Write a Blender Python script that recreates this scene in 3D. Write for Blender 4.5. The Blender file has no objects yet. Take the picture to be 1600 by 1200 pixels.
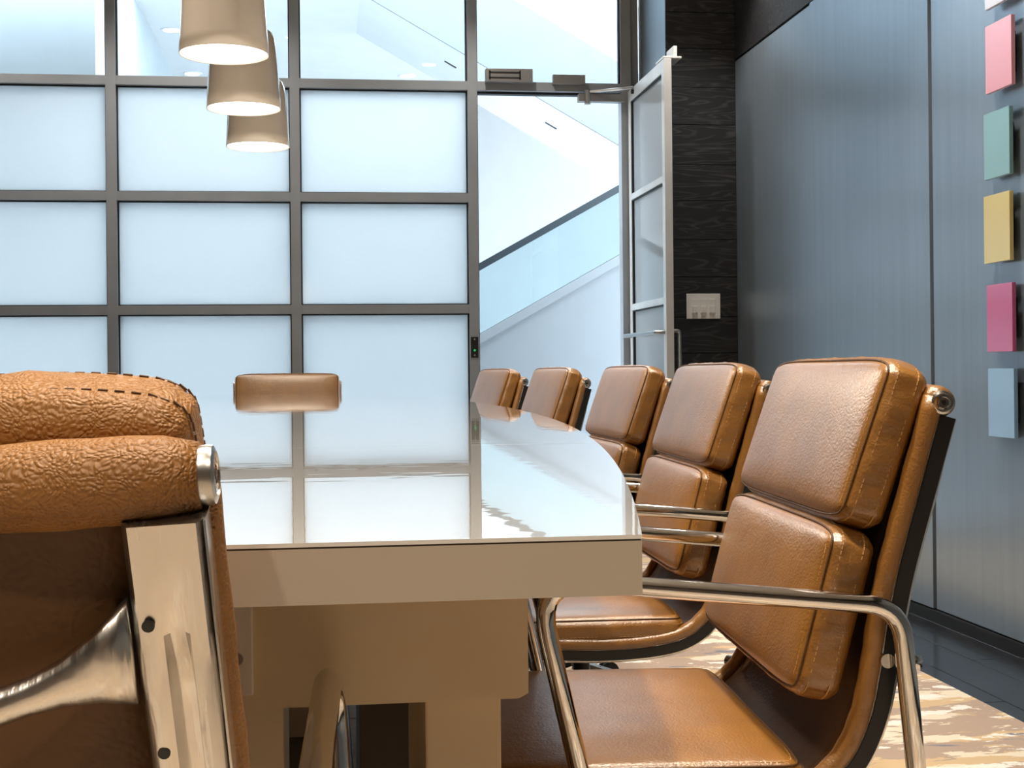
import bpy, bmesh, math, random
from mathutils import Vector, Matrix
random.seed(7)
S = bpy.context.scene
COL = S.collection
PI = math.pi

# ------------------------------------------------------------------ camera
FOCAL_PX, PRINC_X, PRINC_Y = 2100.0, 767.0, 581.0
YAW = math.atan(0.1237); ROLL = 0.010
cam_d = bpy.data.cameras.new('camera'); cam = bpy.data.objects.new('camera', cam_d); COL.objects.link(cam)
cam_d.sensor_fit = 'HORIZONTAL'; cam_d.sensor_width = 36.0; cam_d.lens = FOCAL_PX*36/1600
cam_d.shift_x = (800-PRINC_X)/1600; cam_d.shift_y = (PRINC_Y-600)/1600
cam_d.clip_start = 0.02; cam_d.clip_end = 200
fw = Vector((math.sin(YAW), math.cos(YAW), 0)); rt0 = Vector((math.cos(YAW), -math.sin(YAW), 0)); up0 = Vector((0, 0, 1))
rt = rt0*math.cos(ROLL)-up0*math.sin(ROLL); up = up0*math.cos(ROLL)+rt0*math.sin(ROLL)
M = Matrix((rt, up, -fw)).transposed().to_4x4(); M.translation = (0, 0, 0.83)
cam.matrix_world = M
S.camera = cam

# ------------------------------------------------------------------ world and exposure
w = bpy.data.worlds.new('sky'); S.world = w; w.use_nodes = True
bg = w.node_tree.nodes['Background']; bg.inputs[0].default_value = (0.80, 0.91, 1.0, 1); bg.inputs[1].default_value = 10.0
S.view_settings.view_transform = 'Standard'; S.view_settings.look = 'None'
S.view_settings.gamma = 1.0; S.view_settings.use_curve_mapping = False
S.view_settings.exposure = 0.0
try:
    S.cycles.use_denoising = True
    S.cycles.max_bounces = 10; S.cycles.diffuse_bounces = 4; S.cycles.glossy_bounces = 5
    S.cycles.transmission_bounces = 8; S.cycles.transparent_max_bounces = 16
    S.cycles.sample_clamp_indirect = 8.0; S.cycles.caustics_reflective = False; S.cycles.caustics_refractive = False
except Exception: pass
WARM = (1.0, 0.86, 0.69)
NEUTRAL = (1.0, 0.94, 0.87)

# ------------------------------------------------------------------ materials
def new_mat(name):
    m = bpy.data.materials.new(name); m.use_nodes = True
    nt = m.node_tree; b = nt.nodes['Principled BSDF']
    return m, nt, b
def N(nt, t, **kw):
    n = nt.nodes.new(t)
    for k, v in kw.items(): setattr(n, k, v)
    return n
def setin(n, **kw):
    for k, v in kw.items(): n.inputs[k.replace('_', ' ')].default_value = v
def simple(name, col, rough=0.5, metal=0.0, coat=0.0, spec=0.5, bump=None, var=0.06):
    """plain paint / metal / plastic with a little procedural tone variation and optional fine bump (scale, strength)"""
    m, nt, b = new_mat(name)
    tc = N(nt, 'ShaderNodeTexCoord'); nz = N(nt, 'ShaderNodeTexNoise'); setin(nz, Scale=6.0, Detail=3.0)
    nt.links.new(tc.outputs['Object'], nz.inputs['Vector'])
    r = N(nt, 'ShaderNodeValToRGB')
    r.color_ramp.elements[0].position = 0.3; r.color_ramp.elements[1].position = 0.7
    r.color_ramp.elements[0].color = tuple(c*(1-var) for c in col)+(1,); r.color_ramp.elements[1].color = tuple(min(1, c*(1+var)) for c in col)+(1,)
    nt.links.new(nz.outputs['Fac'], r.inputs['Fac']); nt.links.new(r.outputs['Color'], b.inputs['Base Color'])
    b.inputs['Roughness'].default_value = rough; b.inputs['Metallic'].default_value = metal
    b.inputs['Specular IOR Level'].default_value = spec
    b.inputs['Coat Weight'].default_value = coat; b.inputs['Coat Roughness'].default_value = 0.03
    if bump:
        n2 = N(nt, 'ShaderNodeTexNoise'); setin(n2, Scale=bump[0], Detail=4.0); nt.links.new(tc.outputs['Object'], n2.inputs['Vector'])
        bp = N(nt, 'ShaderNodeBump'); setin(bp, Strength=bump[1], Distance=0.002)
        nt.links.new(n2.outputs['Fac'], bp.inputs['Height']); nt.links.new(bp.outputs['Normal'], b.inputs['Normal'])
    return m
def leather(name, c0, c1, rough=0.40, grain=330.0, strength=0.30, spec=0.95, coat=0.30):
    m, nt, b = new_mat(name)
    tc = N(nt, 'ShaderNodeTexCoord')
    nz = N(nt, 'ShaderNodeTexNoise'); setin(nz, Scale=14.0, Detail=5.0); nt.links.new(tc.outputs['Object'], nz.inputs['Vector'])
    r = N(nt, 'ShaderNodeValToRGB'); r.color_ramp.elements[0].position = 0.3; r.color_ramp.elements[1].position = 0.72
    r.color_ramp.elements[0].color = c0+(1,); r.color_ramp.elements[1].color = c1+(1,)
    nt.links.new(nz.outputs['Fac'], r.inputs['Fac']); nt.links.new(r.outputs['Color'], b.inputs['Base Color'])
    wob = N(nt, 'ShaderNodeTexNoise'); setin(wob, Scale=60.0, Detail=2.0); nt.links.new(tc.outputs['Object'], wob.inputs['Vector'])
    mx = N(nt, 'ShaderNodeMixRGB'); mx.inputs['Fac'].default_value = 0.012
    nt.links.new(tc.outputs['Object'], mx.inputs['Color1']); nt.links.new(wob.outputs['Color'], mx.inputs['Color2'])
    v = N(nt, 'ShaderNodeTexVoronoi', feature='SMOOTH_F1'); setin(v, Scale=grain, Smoothness=0.5)
    nt.links.new(mx.outputs['Color'], v.inputs['Vector'])
    fold = N(nt, 'ShaderNodeTexNoise'); setin(fold, Scale=45.0, Detail=3.0); nt.links.new(tc.outputs['Object'], fold.inputs['Vector'])
    b1 = N(nt, 'ShaderNodeBump'); setin(b1, Strength=strength, Distance=0.0012); b1.invert = True
    b2 = N(nt, 'ShaderNodeBump'); setin(b2, Strength=0.14, Distance=0.004)
    nt.links.new(v.outputs['Distance'], b1.inputs['Height']); nt.links.new(fold.outputs['Fac'], b2.inputs['Height'])
    nt.links.new(b2.outputs['Normal'], b1.inputs['Normal']); nt.links.new(b1.outputs['Normal'], b.inputs['Normal'])
    b.inputs['Roughness'].default_value = rough; b.inputs['Specular IOR Level'].default_value = spec
    b.inputs['Coat Weight'].default_value = coat; b.inputs['Coat Roughness'].default_value = 0.34
    return m
def emit(name, col, strength):
    m, nt, b = new_mat(name)
    b.inputs['Base Color'].default_value = col+(1,); b.inputs['Emission Color'].default_value = col+(1,); b.inputs['Emission Strength'].default_value = strength
    return m
MAT = {}
MAT['leather'] = leather('caramel_leather', (0.260, 0.112, 0.021), (0.340, 0.154, 0.030), 0.34, coat=0.45)
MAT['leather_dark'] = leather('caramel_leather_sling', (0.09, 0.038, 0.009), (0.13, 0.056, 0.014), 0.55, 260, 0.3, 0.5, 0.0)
MAT['leather_pebbled'] = leather('pebbled_caramel_leather', (0.265, 0.115, 0.027), (0.36, 0.165, 0.043), 0.50, 560.0, 0.85, 0.5, 0.0)
MAT['thread_dark'] = simple('brown_thread', (0.10, 0.045, 0.015), 0.7)
MAT['thread'] = simple('tan_thread', (0.62, 0.36, 0.13), 0.7)
MAT['chrome'] = simple('chrome', (0.72, 0.72, 0.72), 0.09, 1.0)
m, nt, b = new_mat('polished_cast_aluminium')
b.inputs['Base Color'].default_value = (0.76, 0.74, 0.71, 1); b.inputs['Metallic'].default_value = 1.0
tc = N(nt, 'ShaderNodeTexCoord'); mp = N(nt, 'ShaderNodeMapping'); mp.inputs['Scale'].default_value = (120.0, 40.0, 14.0); nt.links.new(tc.outputs['Object'], mp.inputs['Vector'])
nz = N(nt, 'ShaderNodeTexNoise'); setin(nz, Scale=1.0, Detail=3.0); nt.links.new(mp.outputs['Vector'], nz.inputs['Vector'])
bp = N(nt, 'ShaderNodeBump'); setin(bp, Strength=0.30, Distance=0.003); nt.links.new(nz.outputs['Fac'], bp.inputs['Height']); nt.links.new(bp.outputs['Normal'], b.inputs['Normal'])
mr = N(nt, 'ShaderNodeMapRange'); setin(mr, To_Min=0.14, To_Max=0.34); nt.links.new(nz.outputs['Fac'], mr.inputs['Value']); nt.links.new(mr.outputs['Result'], b.inputs['Roughness'])
MAT['alu'] = m
MAT['black'] = simple('black_plastic', (0.012, 0.012, 0.013), 0.4)
MAT['gasket'] = simple('black_gasket', (0.008, 0.010, 0.013), 0.6)
MAT['frame'] = simple('grey_frame_paint', (0.325, 0.345, 0.365), 0.45)
MAT['frame_light'] = simple('silver_door_paint', (0.90, 0.90, 0.89), 0.28, 0.25)
MAT['steel'] = simple('brushed_steel', (0.55, 0.55, 0.54), 0.28, 1.0)
MAT['lock'] = simple('grey_lock_housing', (0.30, 0.29, 0.28), 0.4, 0.6)
MAT['white_wall'] = simple('white_plaster', (0.82, 0.82, 0.82), 0.8, var=0.02)
MAT['blue_wall'] = simple('pale_blue_plaster', (0.48, 0.53, 0.565), 0.8, var=0.02)
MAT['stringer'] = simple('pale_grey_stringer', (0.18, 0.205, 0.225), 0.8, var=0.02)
MAT['hall_wall'] = simple('hall_wall_paint', (0.37, 0.385, 0.395), 0.8, var=0.02)
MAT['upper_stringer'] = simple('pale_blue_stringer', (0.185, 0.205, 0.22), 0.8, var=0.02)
MAT['room_wall'] = simple('brown_wall_paint', (0.16, 0.125, 0.10), 0.8, var=0.03)
MAT['room_ceiling'] = simple('ceiling_paint', (0.70, 0.64, 0.56), 0.85, var=0.02)
MAT['switch'] = simple('white_switch_plastic', (0.92, 0.91, 0.88), 0.35)
MAT['shade'] = simple('cream_glazed_shade', (0.62, 0.56, 0.49), 0.12, coat=0.6, var=0.02)
MAT['glow'] = emit('lamp_glow', (1.0, 0.93, 0.82), 9.0)
MAT['downlight_glow'] = emit('downlight_glow', (1.0, 0.90, 0.76), 12.0)
MAT['hall_glow'] = emit('hall_downlight_glow', (1.0, 0.98, 0.95), 5.0)
MAT['led'] = emit('green_led', (0.05, 0.8, 0.3), 0.12)
MAT['handrail'] = simple('dark_handrail', (0.010, 0.020, 0.028), 0.5)
MAT['hall_floor'] = simple('pale_stone', (0.72, 0.73, 0.74), 0.5)
MAT['table_edge'] = simple('cream_table_edge', (0.48, 0.415, 0.335), 0.28, coat=0.25, var=0.02)
MAT['table_pedestal'] = simple('cream_pedestal', (0.78, 0.63, 0.42), 0.35, coat=0.15, var=0.03)
MAT['pedestal_shaded'] = simple('shaded_brown_pedestal', (0.045, 0.028, 0.018), 0.5)  # pedestal colour with the shadow under the table painted in
MAT['cover'] = simple('off_white_cover', (0.84, 0.76, 0.66), 0.35, var=0.02)
MAT['edge_line'] = simple('dark_glue_line', (0.10, 0.07, 0.05), 0.6)

# table top: white lacquer, a very slight waviness in the polish
m, nt, b = new_mat('white_lacquer')
b.inputs['Base Color'].default_value = (0.80, 0.78, 0.745, 1); b.inputs['Roughness'].default_value = 0.05
b.inputs['Coat Weight'].default_value = 1.0; b.inputs['Coat Roughness'].default_value = 0.012
b.inputs['Coat IOR'].default_value = 1.6
tc = N(nt, 'ShaderNodeTexCoord'); mp = N(nt, 'ShaderNodeMapping'); mp.inputs['Scale'].default_value = (1.0, 2.2, 1.0)
nt.links.new(tc.outputs['Object'], mp.inputs['Vector'])
nz = N(nt, 'ShaderNodeTexNoise'); setin(nz, Scale=14.0, Detail=1.5); nt.links.new(mp.outputs['Vector'], nz.inputs['Vector'])
bp = N(nt, 'ShaderNodeBump'); setin(bp, Strength=0.09, Distance=0.0010)
nt.links.new(nz.outputs['Fac'], bp.inputs['Height']); nt.links.new(bp.outputs['Normal'], b.inputs['Normal']); nt.links.new(bp.outputs['Normal'], b.inputs['Coat Normal'])
MAT['lacquer'] = m

# brushed blue-grey wall laminate, brushing runs vertically
m, nt, b = new_mat('brushed_slate_laminate')
tc = N(nt, 'ShaderNodeTexCoord'); mp = N(nt, 'ShaderNodeMapping'); mp.inputs['Scale'].default_value = (1.0, 9.0, 0.35)
nt.links.new(tc.outputs['Object'], mp.inputs['Vector'])
nz = N(nt, 'ShaderNodeTexNoise'); setin(nz, Scale=3.0, Detail=6.0, Roughness=0.6); nt.links.new(mp.outputs['Vector'], nz.inputs['Vector'])
r = N(nt, 'ShaderNodeValToRGB'); r.color_ramp.elements[0].position = 0.25; r.color_ramp.elements[1].position = 0.8
r.color_ramp.elements[0].color = (0.305, 0.375, 0.445, 1); r.color_ramp.elements[1].color = (0.365, 0.445, 0.525, 1)
nt.links.new(nz.outputs['Fac'], r.inputs['Fac']); nt.links.new(r.outputs['Color'], b.inputs['Base Color'])
b.inputs['Metallic'].default_value = 0.55; b.inputs['Roughness'].default_value = 0.30
b.inputs['Anisotropic'].default_value = 0.75; b.inputs['Anisotropic Rotation'].default_value = 0.0
tg = N(nt, 'ShaderNodeTangent', direction_type='RADIAL', axis='Z'); nt.links.new(tg.outputs['Tangent'], b.inputs['Tangent'])
MAT['laminate'] = m

def wood(name, c0, c1, along, rough=0.35, coat=0.0):
    m, nt, b = new_mat(name)
    tc = N(nt, 'ShaderNodeTexCoord'); mp = N(nt, 'ShaderNodeMapping')
    sc = {'X': (1.2, 9, 9), 'Y': (9, 1.0, 9), 'Z': (9, 9, 1.0)}[along]; mp.inputs['Scale'].default_value = sc
    oi = N(nt, 'ShaderNodeObjectInfo'); ad = N(nt, 'ShaderNodeVectorMath', operation='ADD'); sl = N(nt, 'ShaderNodeVectorMath', operation='SCALE')
    cmb = N(nt, 'ShaderNodeCombineXYZ')
    for k in 'XYZ': nt.links.new(oi.outputs['Random'], cmb.inputs[k])
    nt.links.new(cmb.outputs['Vector'], sl.inputs[0]); sl.inputs['Scale'].default_value = 31.0
    nt.links.new(tc.outputs['Object'], mp.inputs['Vector']); nt.links.new(mp.outputs['Vector'], ad.inputs[0]); nt.links.new(sl.outputs['Vector'], ad.inputs[1])
    nz = N(nt, 'ShaderNodeTexNoise'); setin(nz, Scale=1.6, Detail=2.0, Distortion=0.6); nt.links.new(ad.outputs['Vector'], nz.inputs['Vector'])
    mul = N(nt, 'ShaderNodeMath', operation='MULTIPLY'); mul.inputs[1].default_value = 62.0
    sn = N(nt, 'ShaderNodeMath', operation='SINE'); nt.links.new(nz.outputs['Fac'], mul.inputs[0]); nt.links.new(mul.outputs[0], sn.inputs[0])
    n2 = N(nt, 'ShaderNodeTexNoise'); setin(n2, Scale=9.0, Detail=5.0); nt.links.new(ad.outputs['Vector'], n2.inputs['Vector'])
    m2 = N(nt, 'ShaderNodeMath', operation='MULTIPLY'); nt.links.new(sn.outputs[0], m2.inputs[0]); nt.links.new(n2.outputs['Fac'], m2.inputs[1])
    r = N(nt, 'ShaderNodeValToRGB'); r.color_ramp.elements[0].position = 0.12; r.color_ramp.elements[1].position = 0.75
    r.color_ramp.elements[0].color = c0+(1,); r.color_ramp.elements[1].color = c1+(1,)
    nt.links.new(m2.outputs[0], r.inputs['Fac']); nt.links.new(r.outputs['Color'], b.inputs['Base Color'])
    bp = N(nt, 'ShaderNodeBump'); setin(bp, Strength=0.2, Distance=0.001); nt.links.new(m2.outputs[0], bp.inputs['Height']); nt.links.new(bp.outputs['Normal'], b.inputs['Normal'])
    b.inputs['Roughness'].default_value = rough; b.inputs['Coat Weight'].default_value = coat; b.inputs['Coat Roughness'].default_value = 0.12
    return m
MAT['dark_wood'] = wood('charcoal_wood', (0.016, 0.016, 0.018), (0.062, 0.060, 0.062), 'X', 0.45)
MAT['floor_wood'] = wood('dark_floor_wood', (0.012, 0.013, 0.016), (0.030, 0.031, 0.035), 'Y', 0.26, 0.3)

# rug: layered streaky patches
m, nt, b = new_mat('abstract_rug')
tc = N(nt, 'ShaderNodeTexCoord')
def streak(scale, seed, thr, soft=0.015):
    mp = N(nt, 'ShaderNodeMapping'); mp.inputs['Scale'].default_value = (1.0, 2.6, 1.0); mp.inputs['Location'].default_value = (seed, seed*1.7, 0)
    nt.links.new(tc.outputs['Object'], mp.inputs['Vector'])
    n = N(nt, 'ShaderNodeTexNoise'); setin(n, Scale=scale, Detail=7.0, Roughness=0.62, Distortion=0.4); nt.links.new(mp.outputs['Vector'], n.inputs['Vector'])
    r = N(nt, 'ShaderNodeValToRGB'); r.color_ramp.elements[0].position = thr; r.color_ramp.elements[1].position = thr+soft
    nt.links.new(n.outputs['Fac'], r.inputs['Fac']); return r.outputs['Color']
prev = None
for col, sc, seed, thr in [((0.66, 0.49, 0.30), 3.0, 3.1, 0.53), ((0.80, 0.72, 0.58), 4.2, 11.3, 0.54), ((0.86, 0.84, 0.78), 5.2, 23.0, 0.585), ((0.24, 0.25, 0.30), 4.4, 41.0, 0.635)]:
    mx = N(nt, 'ShaderNodeMixRGB')
    if prev is None: mx.inputs['Color1'].default_value = (0.47, 0.36, 0.29, 1)
    else: nt.links.new(prev, mx.inputs['Color1'])
    mx.inputs['Color2'].default_value = col+(1,); nt.links.new(streak(sc, seed, thr), mx.inputs['Fac']); prev = mx.outputs['Color']
nt.links.new(prev, b.inputs['Base Color']); b.inputs['Roughness'].default_value = 0.95; b.inputs['Specular IOR Level'].default_value = 0.1
n2 = N(nt, 'ShaderNodeTexNoise'); setin(n2, Scale=420.0); nt.links.new(tc.outputs['Object'], n2.inputs['Vector'])
bp = N(nt, 'ShaderNodeBump'); setin(bp, Strength=0.5, Distance=0.003); nt.links.new(n2.outputs['Fac'], bp.inputs['Height']); nt.links.new(bp.outputs['Normal'], b.inputs['Normal'])
MAT['rug'] = m

def glass(name, tint, refl=0.9):
    m, nt, b = new_mat(name); nt.nodes.remove(b); out = nt.nodes['Material Output']
    t = N(nt, 'ShaderNodeBsdfTransparent'); t.inputs[0].default_value = tint+(1,)
    g = N(nt, 'ShaderNodeBsdfGlossy'); g.inputs['Roughness'].default_value = 0.0; g.inputs[0].default_value = (refl, refl, refl, 1)
    fr = N(nt, 'ShaderNodeFresnel'); fr.inputs[0].default_value = 1.45
    mx = N(nt, 'ShaderNodeMixShader'); nt.links.new(fr.outputs[0], mx.inputs[0]); nt.links.new(t.outputs[0], mx.inputs[1]); nt.links.new(g.outputs[0], mx.inputs[2])
    nt.links.new(mx.outputs[0], out.inputs[0]); return m
def frosted(name, col, trans, rough=0.12, ior=1.4):
    m, nt, b = new_mat(name); nt.nodes.remove(b); out = nt.nodes['Material Output']
    t = N(nt, 'ShaderNodeBsdfTranslucent'); t.inputs[0].default_value = col+(1,)
    d = N(nt, 'ShaderNodeBsdfDiffuse'); d.inputs[0].default_value = col+(1,)
    mx = N(nt, 'ShaderNodeMixShader'); mx.inputs[0].default_value = trans
    nt.links.new(d.outputs[0], mx.inputs[1]); nt.links.new(t.outputs[0], mx.inputs[2])
    g = N(nt, 'ShaderNodeBsdfGlossy'); g.inputs['Roughness'].default_value = rough
    fr = N(nt, 'ShaderNodeFresnel'); fr.inputs[0].default_value = ior
    m2 = N(nt, 'ShaderNodeMixShader'); nt.links.new(fr.outputs[0], m2.inputs[0]); nt.links.new(mx.outputs[0], m2.inputs[1]); nt.links.new(g.outputs[0], m2.inputs[2])
    nt.links.new(m2.outputs[0], out.inputs[0]); return m
MAT['clear'] = glass('clear_glass', (0.93, 0.97, 0.985))
MAT['bal_glass'] = glass('balustrade_glass', (0.80, 0.885, 0.905), 0.45)
MAT['door_frost'] = frosted('door_frosted_glass', (0.88, 0.95, 1.0), 0.45, 0.03, 1.7)
MAT['frost'] = frosted('frosted_glass', (0.94, 0.975, 0.99), 0.93)

# ------------------------------------------------------------------ mesh helpers
def obj(name, bm, mat, parent=None, smooth=False, bevel=0.0):
    if bevel:
        bmesh.ops.bevel(bm, geom=[e for e in bm.edges], offset=bevel, segments=2, affect='EDGES', profile=0.6, clamp_overlap=True)
    bmesh.ops.recalc_face_normals(bm, faces=bm.faces)
    me = bpy.data.meshes.new(name); bm.to_mesh(me); bm.free()
    me.materials.append(MAT[mat] if isinstance(mat, str) else mat)
    if smooth: me.polygons.foreach_set('use_smooth', [True]*len(me.polygons))
    o = bpy.data.objects.new(name, me); COL.objects.link(o)
    if parent: o.parent = parent
    return o
def smooth_angle(o, deg=40):
    me = o.data
    try: me.set_sharp_from_angle(angle=math.radians(deg))
    except Exception: pass
def box(bm, x0, x1, y0, y1, z0, z1):
    vs = [bm.verts.new(p) for p in ((x0,y0,z0),(x1,y0,z0),(x1,y1,z0),(x0,y1,z0),(x0,y0,z1),(x1,y0,z1),(x1,y1,z1),(x0,y1,z1))]
    for f in ((0,3,2,1),(4,5,6,7),(0,1,5,4),(1,2,6,5),(2,3,7,6),(3,0,4,7)): bm.faces.new([vs[i] for i in f])
    return vs
def B(x0, x1, y0, y1, z0, z1):
    bm = bmesh.new(); box(bm, x0, x1, y0, y1, z0, z1); return bm
def sweep(bm, pts, section, frames, closed=False, caps=True):
    """section: list of (a,b); frames: list of (A,B) vectors per point, or section may be callable(i)"""
    rings = []
    for i, p in enumerate(pts):
        sec = section(i) if callable(section) else section
        A, Bv = frames[i]
        rings.append([bm.verts.new(Vector(p)+A*a+Bv*b_) for a, b_ in sec])
    n = len(rings[0]); m_ = len(rings)
    for i in range(m_ if closed else m_-1):
        r0, r1 = rings[i], rings[(i+1) % m_]
        for j in range(n): bm.faces.new((r0[j], r0[(j+1) % n], r1[(j+1) % n], r1[j]))
    if caps and not closed:
        bm.faces.new(rings[0][::-1]); bm.faces.new(rings[-1])
def tube(bm, pts, r, seg=12, closed=False):
    pts = [Vector(p) for p in pts]; n = len(pts); frames = []
    ref = None
    for i in range(n):
        a = pts[(i-1) % n] if (closed or i) else pts[0]; c = pts[(i+1) % n] if (closed or i < n-1) else pts[-1]
        t = (c-a).normalized()
        if ref is None:
            ref = t.orthogonal().normalized()
        ref = (ref - t*ref.dot(t)).normalized()
        frames.append((ref.copy(), t.cross(ref)))
    sec = (lambda i: [((r(i) if callable(r) else r)*math.cos(2*PI*k/seg), (r(i) if callable(r) else r)*math.sin(2*PI*k/seg)) for k in range(seg)])
    sweep(bm, pts, sec, frames, closed)
def lathe(bm, prof, seg=32, axis='Z', c=(0, 0, 0)):
    rings = []
    for r, h in prof:
        ring = []
        for k in range(seg):
            a = 2*PI*k/seg; u, v = max(r, 1e-5)*math.cos(a), max(r, 1e-5)*math.sin(a)
            p = {'Z': (u, v, h), 'X': (h, u, v), 'Y': (u, h, v)}[axis]
            ring.append(bm.verts.new((p[0]+c[0], p[1]+c[1], p[2]+c[2])))
        rings.append(ring)
    for i in range(len(rings)-1):
        for k in range(seg): bm.faces.new((rings[i][k], rings[i][(k+1) % seg], rings[i+1][(k+1) % seg], rings[i+1][k]))
    bm.faces.new(rings[0][::-1]); bm.faces.new(rings[-1])
def round_path(pts, rad, seg=6, closed=False):
    """polyline with rounded corners"""
    pts = [Vector(p) for p in pts]; n = len(pts); out = []
    for i, p in enumerate(pts):
        if not closed and i in (0, n-1): out.append(p); continue
        a, c = pts[(i-1) % n], pts[(i+1) % n]
        u, v = (a-p).normalized(), (c-p).normalized()
        ang = u.angle(v); d = min(rad/math.tan(ang/2), (a-p).length*0.49, (c-p).length*0.49)
        s, e = p+u*d, p+v*d
        for k in range(seg+1):
            t = k/seg; out.append((1-t)**2*s+2*t*(1-t)*p+t*t*e)
    return out
def catmull(P, per=6):
    P = [Vector(p) for p in P]; out = []
    for i in range(len(P)-1):
        p0 = P[i-1] if i else P[0]*2-P[1]; p1 = P[i]; p2 = P[i+1]; p3 = P[i+2] if i+2 < len(P) else P[-1]*2-P[-2]
        for k in range(per):
            t = k/per
            out.append(0.5*((2*p1)+(p2-p0)*t+(2*p0-5*p1+4*p2-p3)*t*t+(3*p1-p0-3*p2+p3)*t**3))
    out.append(P[-1]); return out
def poly_prism(bm, pts2, plane, a, c):
    """extrude a 2D polygon; plane 'XZ' extrudes along Y from a to c, 'XY' along Z"""
    def P(p, h): return (p[0], h, p[1]) if plane == 'XZ' else (p[0], p[1], h)
    v0 = [bm.verts.new(P(p, a)) for p in pts2]; v1 = [bm.verts.new(P(p, c)) for p in pts2]
    n = len(pts2); bm.faces.new(v0); bm.faces.new(v1[::-1])
    for i in range(n): bm.faces.new((v0[i], v0[(i+1) % n], v1[(i+1) % n], v1[i]))
def empty(name, loc=(0, 0, 0), rz=0.0):
    o = bpy.data.objects.new(name, None); COL.objects.link(o); o.location = loc; o.rotation_euler = (0, 0, rz); o.empty_display_size = 0.05
    return o
def tag(o, label=None, cat=None, group=None, kind=None):
    if label: o['label'] = label
    if cat: o['category'] = cat
    if group: o['group'] = group
    if kind: o['kind'] = kind
    return o
def struct(name, bm, mat, label=None, cat=None):
    return tag(obj(name, bm, mat), label, cat, kind='structure')
def copy_tree(o, parent=None):
    c = o.copy(); COL.objects.link(c); c.parent = parent
    if parent: c.matrix_parent_inverse = o.matrix_parent_inverse.copy()
    for ch in list(o.children): copy_tree(ch, c)
    return c

# ------------------------------------------------------------------ room shell
XR, XL, YB, YG, ZC = 1.961, -2.8, -2.4, 6.774, 3.0
YW, XRET = 6.230, 1.623                       # charcoal wood end wall and its return
struct('floor', B(XL-0.1, XR+0.12, YB-0.1, YG+0.1, -0.08, -0.012), 'floor_wood', 'dark glossy wooden floor', 'floor')
floor = bpy.data.objects['floor']
# dark boards of the floor along the right wall and under the table
pb = B(-0.0725, 0.0725, -0.6, 0.6, -0.012, 0.0)
pme = obj('floor_board', pb, 'floor_wood', floor, bevel=0.0015)
first = True
ix = 0
for x in [XR-0.0735-0.147*i for i in range(16)]:
    y = YB+0.6+(0.37*ix) % 1.2 - 0.6
    ix += 1
    while y < YG-0.5:
        o = pme if first else pme.copy()
        if not first: COL.objects.link(o)
        first = False; o.location = (x, min(y+0.6, YG-0.61), 0); y += 1.203
struct('ceiling', B(XL-0.1, XR+0.12, YB-0.1, YG+0.06, ZC, ZC+0.1), 'room_ceiling', 'cream ceiling of the meeting room', 'ceiling')
struct('wall_left', B(XL-0.1, XL, YB-0.1, YG+0.06, 0, ZC), 'room_wall', 'cream wall left of the table', 'wall')
struct('wall_back', B(XL, XR+0.1, YB-0.1, YB, 0, ZC), 'room_wall', 'cream wall behind the near chair', 'wall')
# right wall: carcass plus laminate panels with open black joints
wr = struct('wall_right', B(XR+0.012, XR+0.12, YB-0.1, YG+0.06, 0, ZC), 'gasket', 'slate blue laminate panelled wall', 'wall')
def panel(y0, y1, z0, z1, mat, tilt=0.0, name='panel'):
    o = obj(name, B(0, 0.014, 0, y1-y0, z0, z1), mat, wr, bevel=0.001)
    o.location = (XR, y0, 0); o.rotation_euler.z = tilt
    return o
ys = [YW, 5.205, 4.165, 3.11, 2.06, 1.01, -0.04, -1.09, YB]
for i in range(len(ys)-1):
    g1 = 0.0012 if i in (0,) else 0.006
    panel(ys[i+1]+0.001+(0.005 if i else 0.0), ys[i]-(0.001 if i < 2 else 0.006), 0.045, 2.300, 'laminate', tilt=(0.0, 0.012, -0.006, 0.004, 0, 0.003, 0, 0)[i])
MAT['laminate_gloss'] = MAT['laminate'].copy(); MAT['laminate_gloss'].name = 'glossy_slate_laminate'
bb = MAT['laminate_gloss'].node_tree.nodes['Principled BSDF']; bb.inputs['Roughness'].default_value = 0.12; bb.inputs['Anisotropic'].default_value = 0.0
for i in range(len(ys)-1):
    panel(ys[i+1]+0.002, ys[i]-0.002, 2.312, ZC, 'dark_wood')
tag(obj('plinth', B(XR-0.002, XR+0.02, YB, YW, 0.0, 0.040), 'gasket', wr))
# wood end wall with separate boards; its return towards the glazing is laminate
wf = struct('wall_far', B(XRET+0.012, XR+0.10, YW+0.014, YG+0.06, 0, ZC), 'gasket', 'charcoal wood boarded end wall beside the door', 'wall')
z = 0.0
hs = [0.185, 0.172, 0.19, 0.178]
i = 0
while z < ZC-0.01:
    h = min(hs[i % 4], ZC-z); dy = random.uniform(0, 0.0025)
    o = obj('plank', B(0, XR-XRET, 0, 0.013, 0, h-0.003), 'dark_wood', wf, bevel=0.001)
    o.location = (XRET, YW+dy, z+0.0015); z += h; i += 1
obj('return_panel', B(XRET, XRET+0.012, YW+0.013, YG-0.03, 0.0, ZC), 'laminate', wf)

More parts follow.
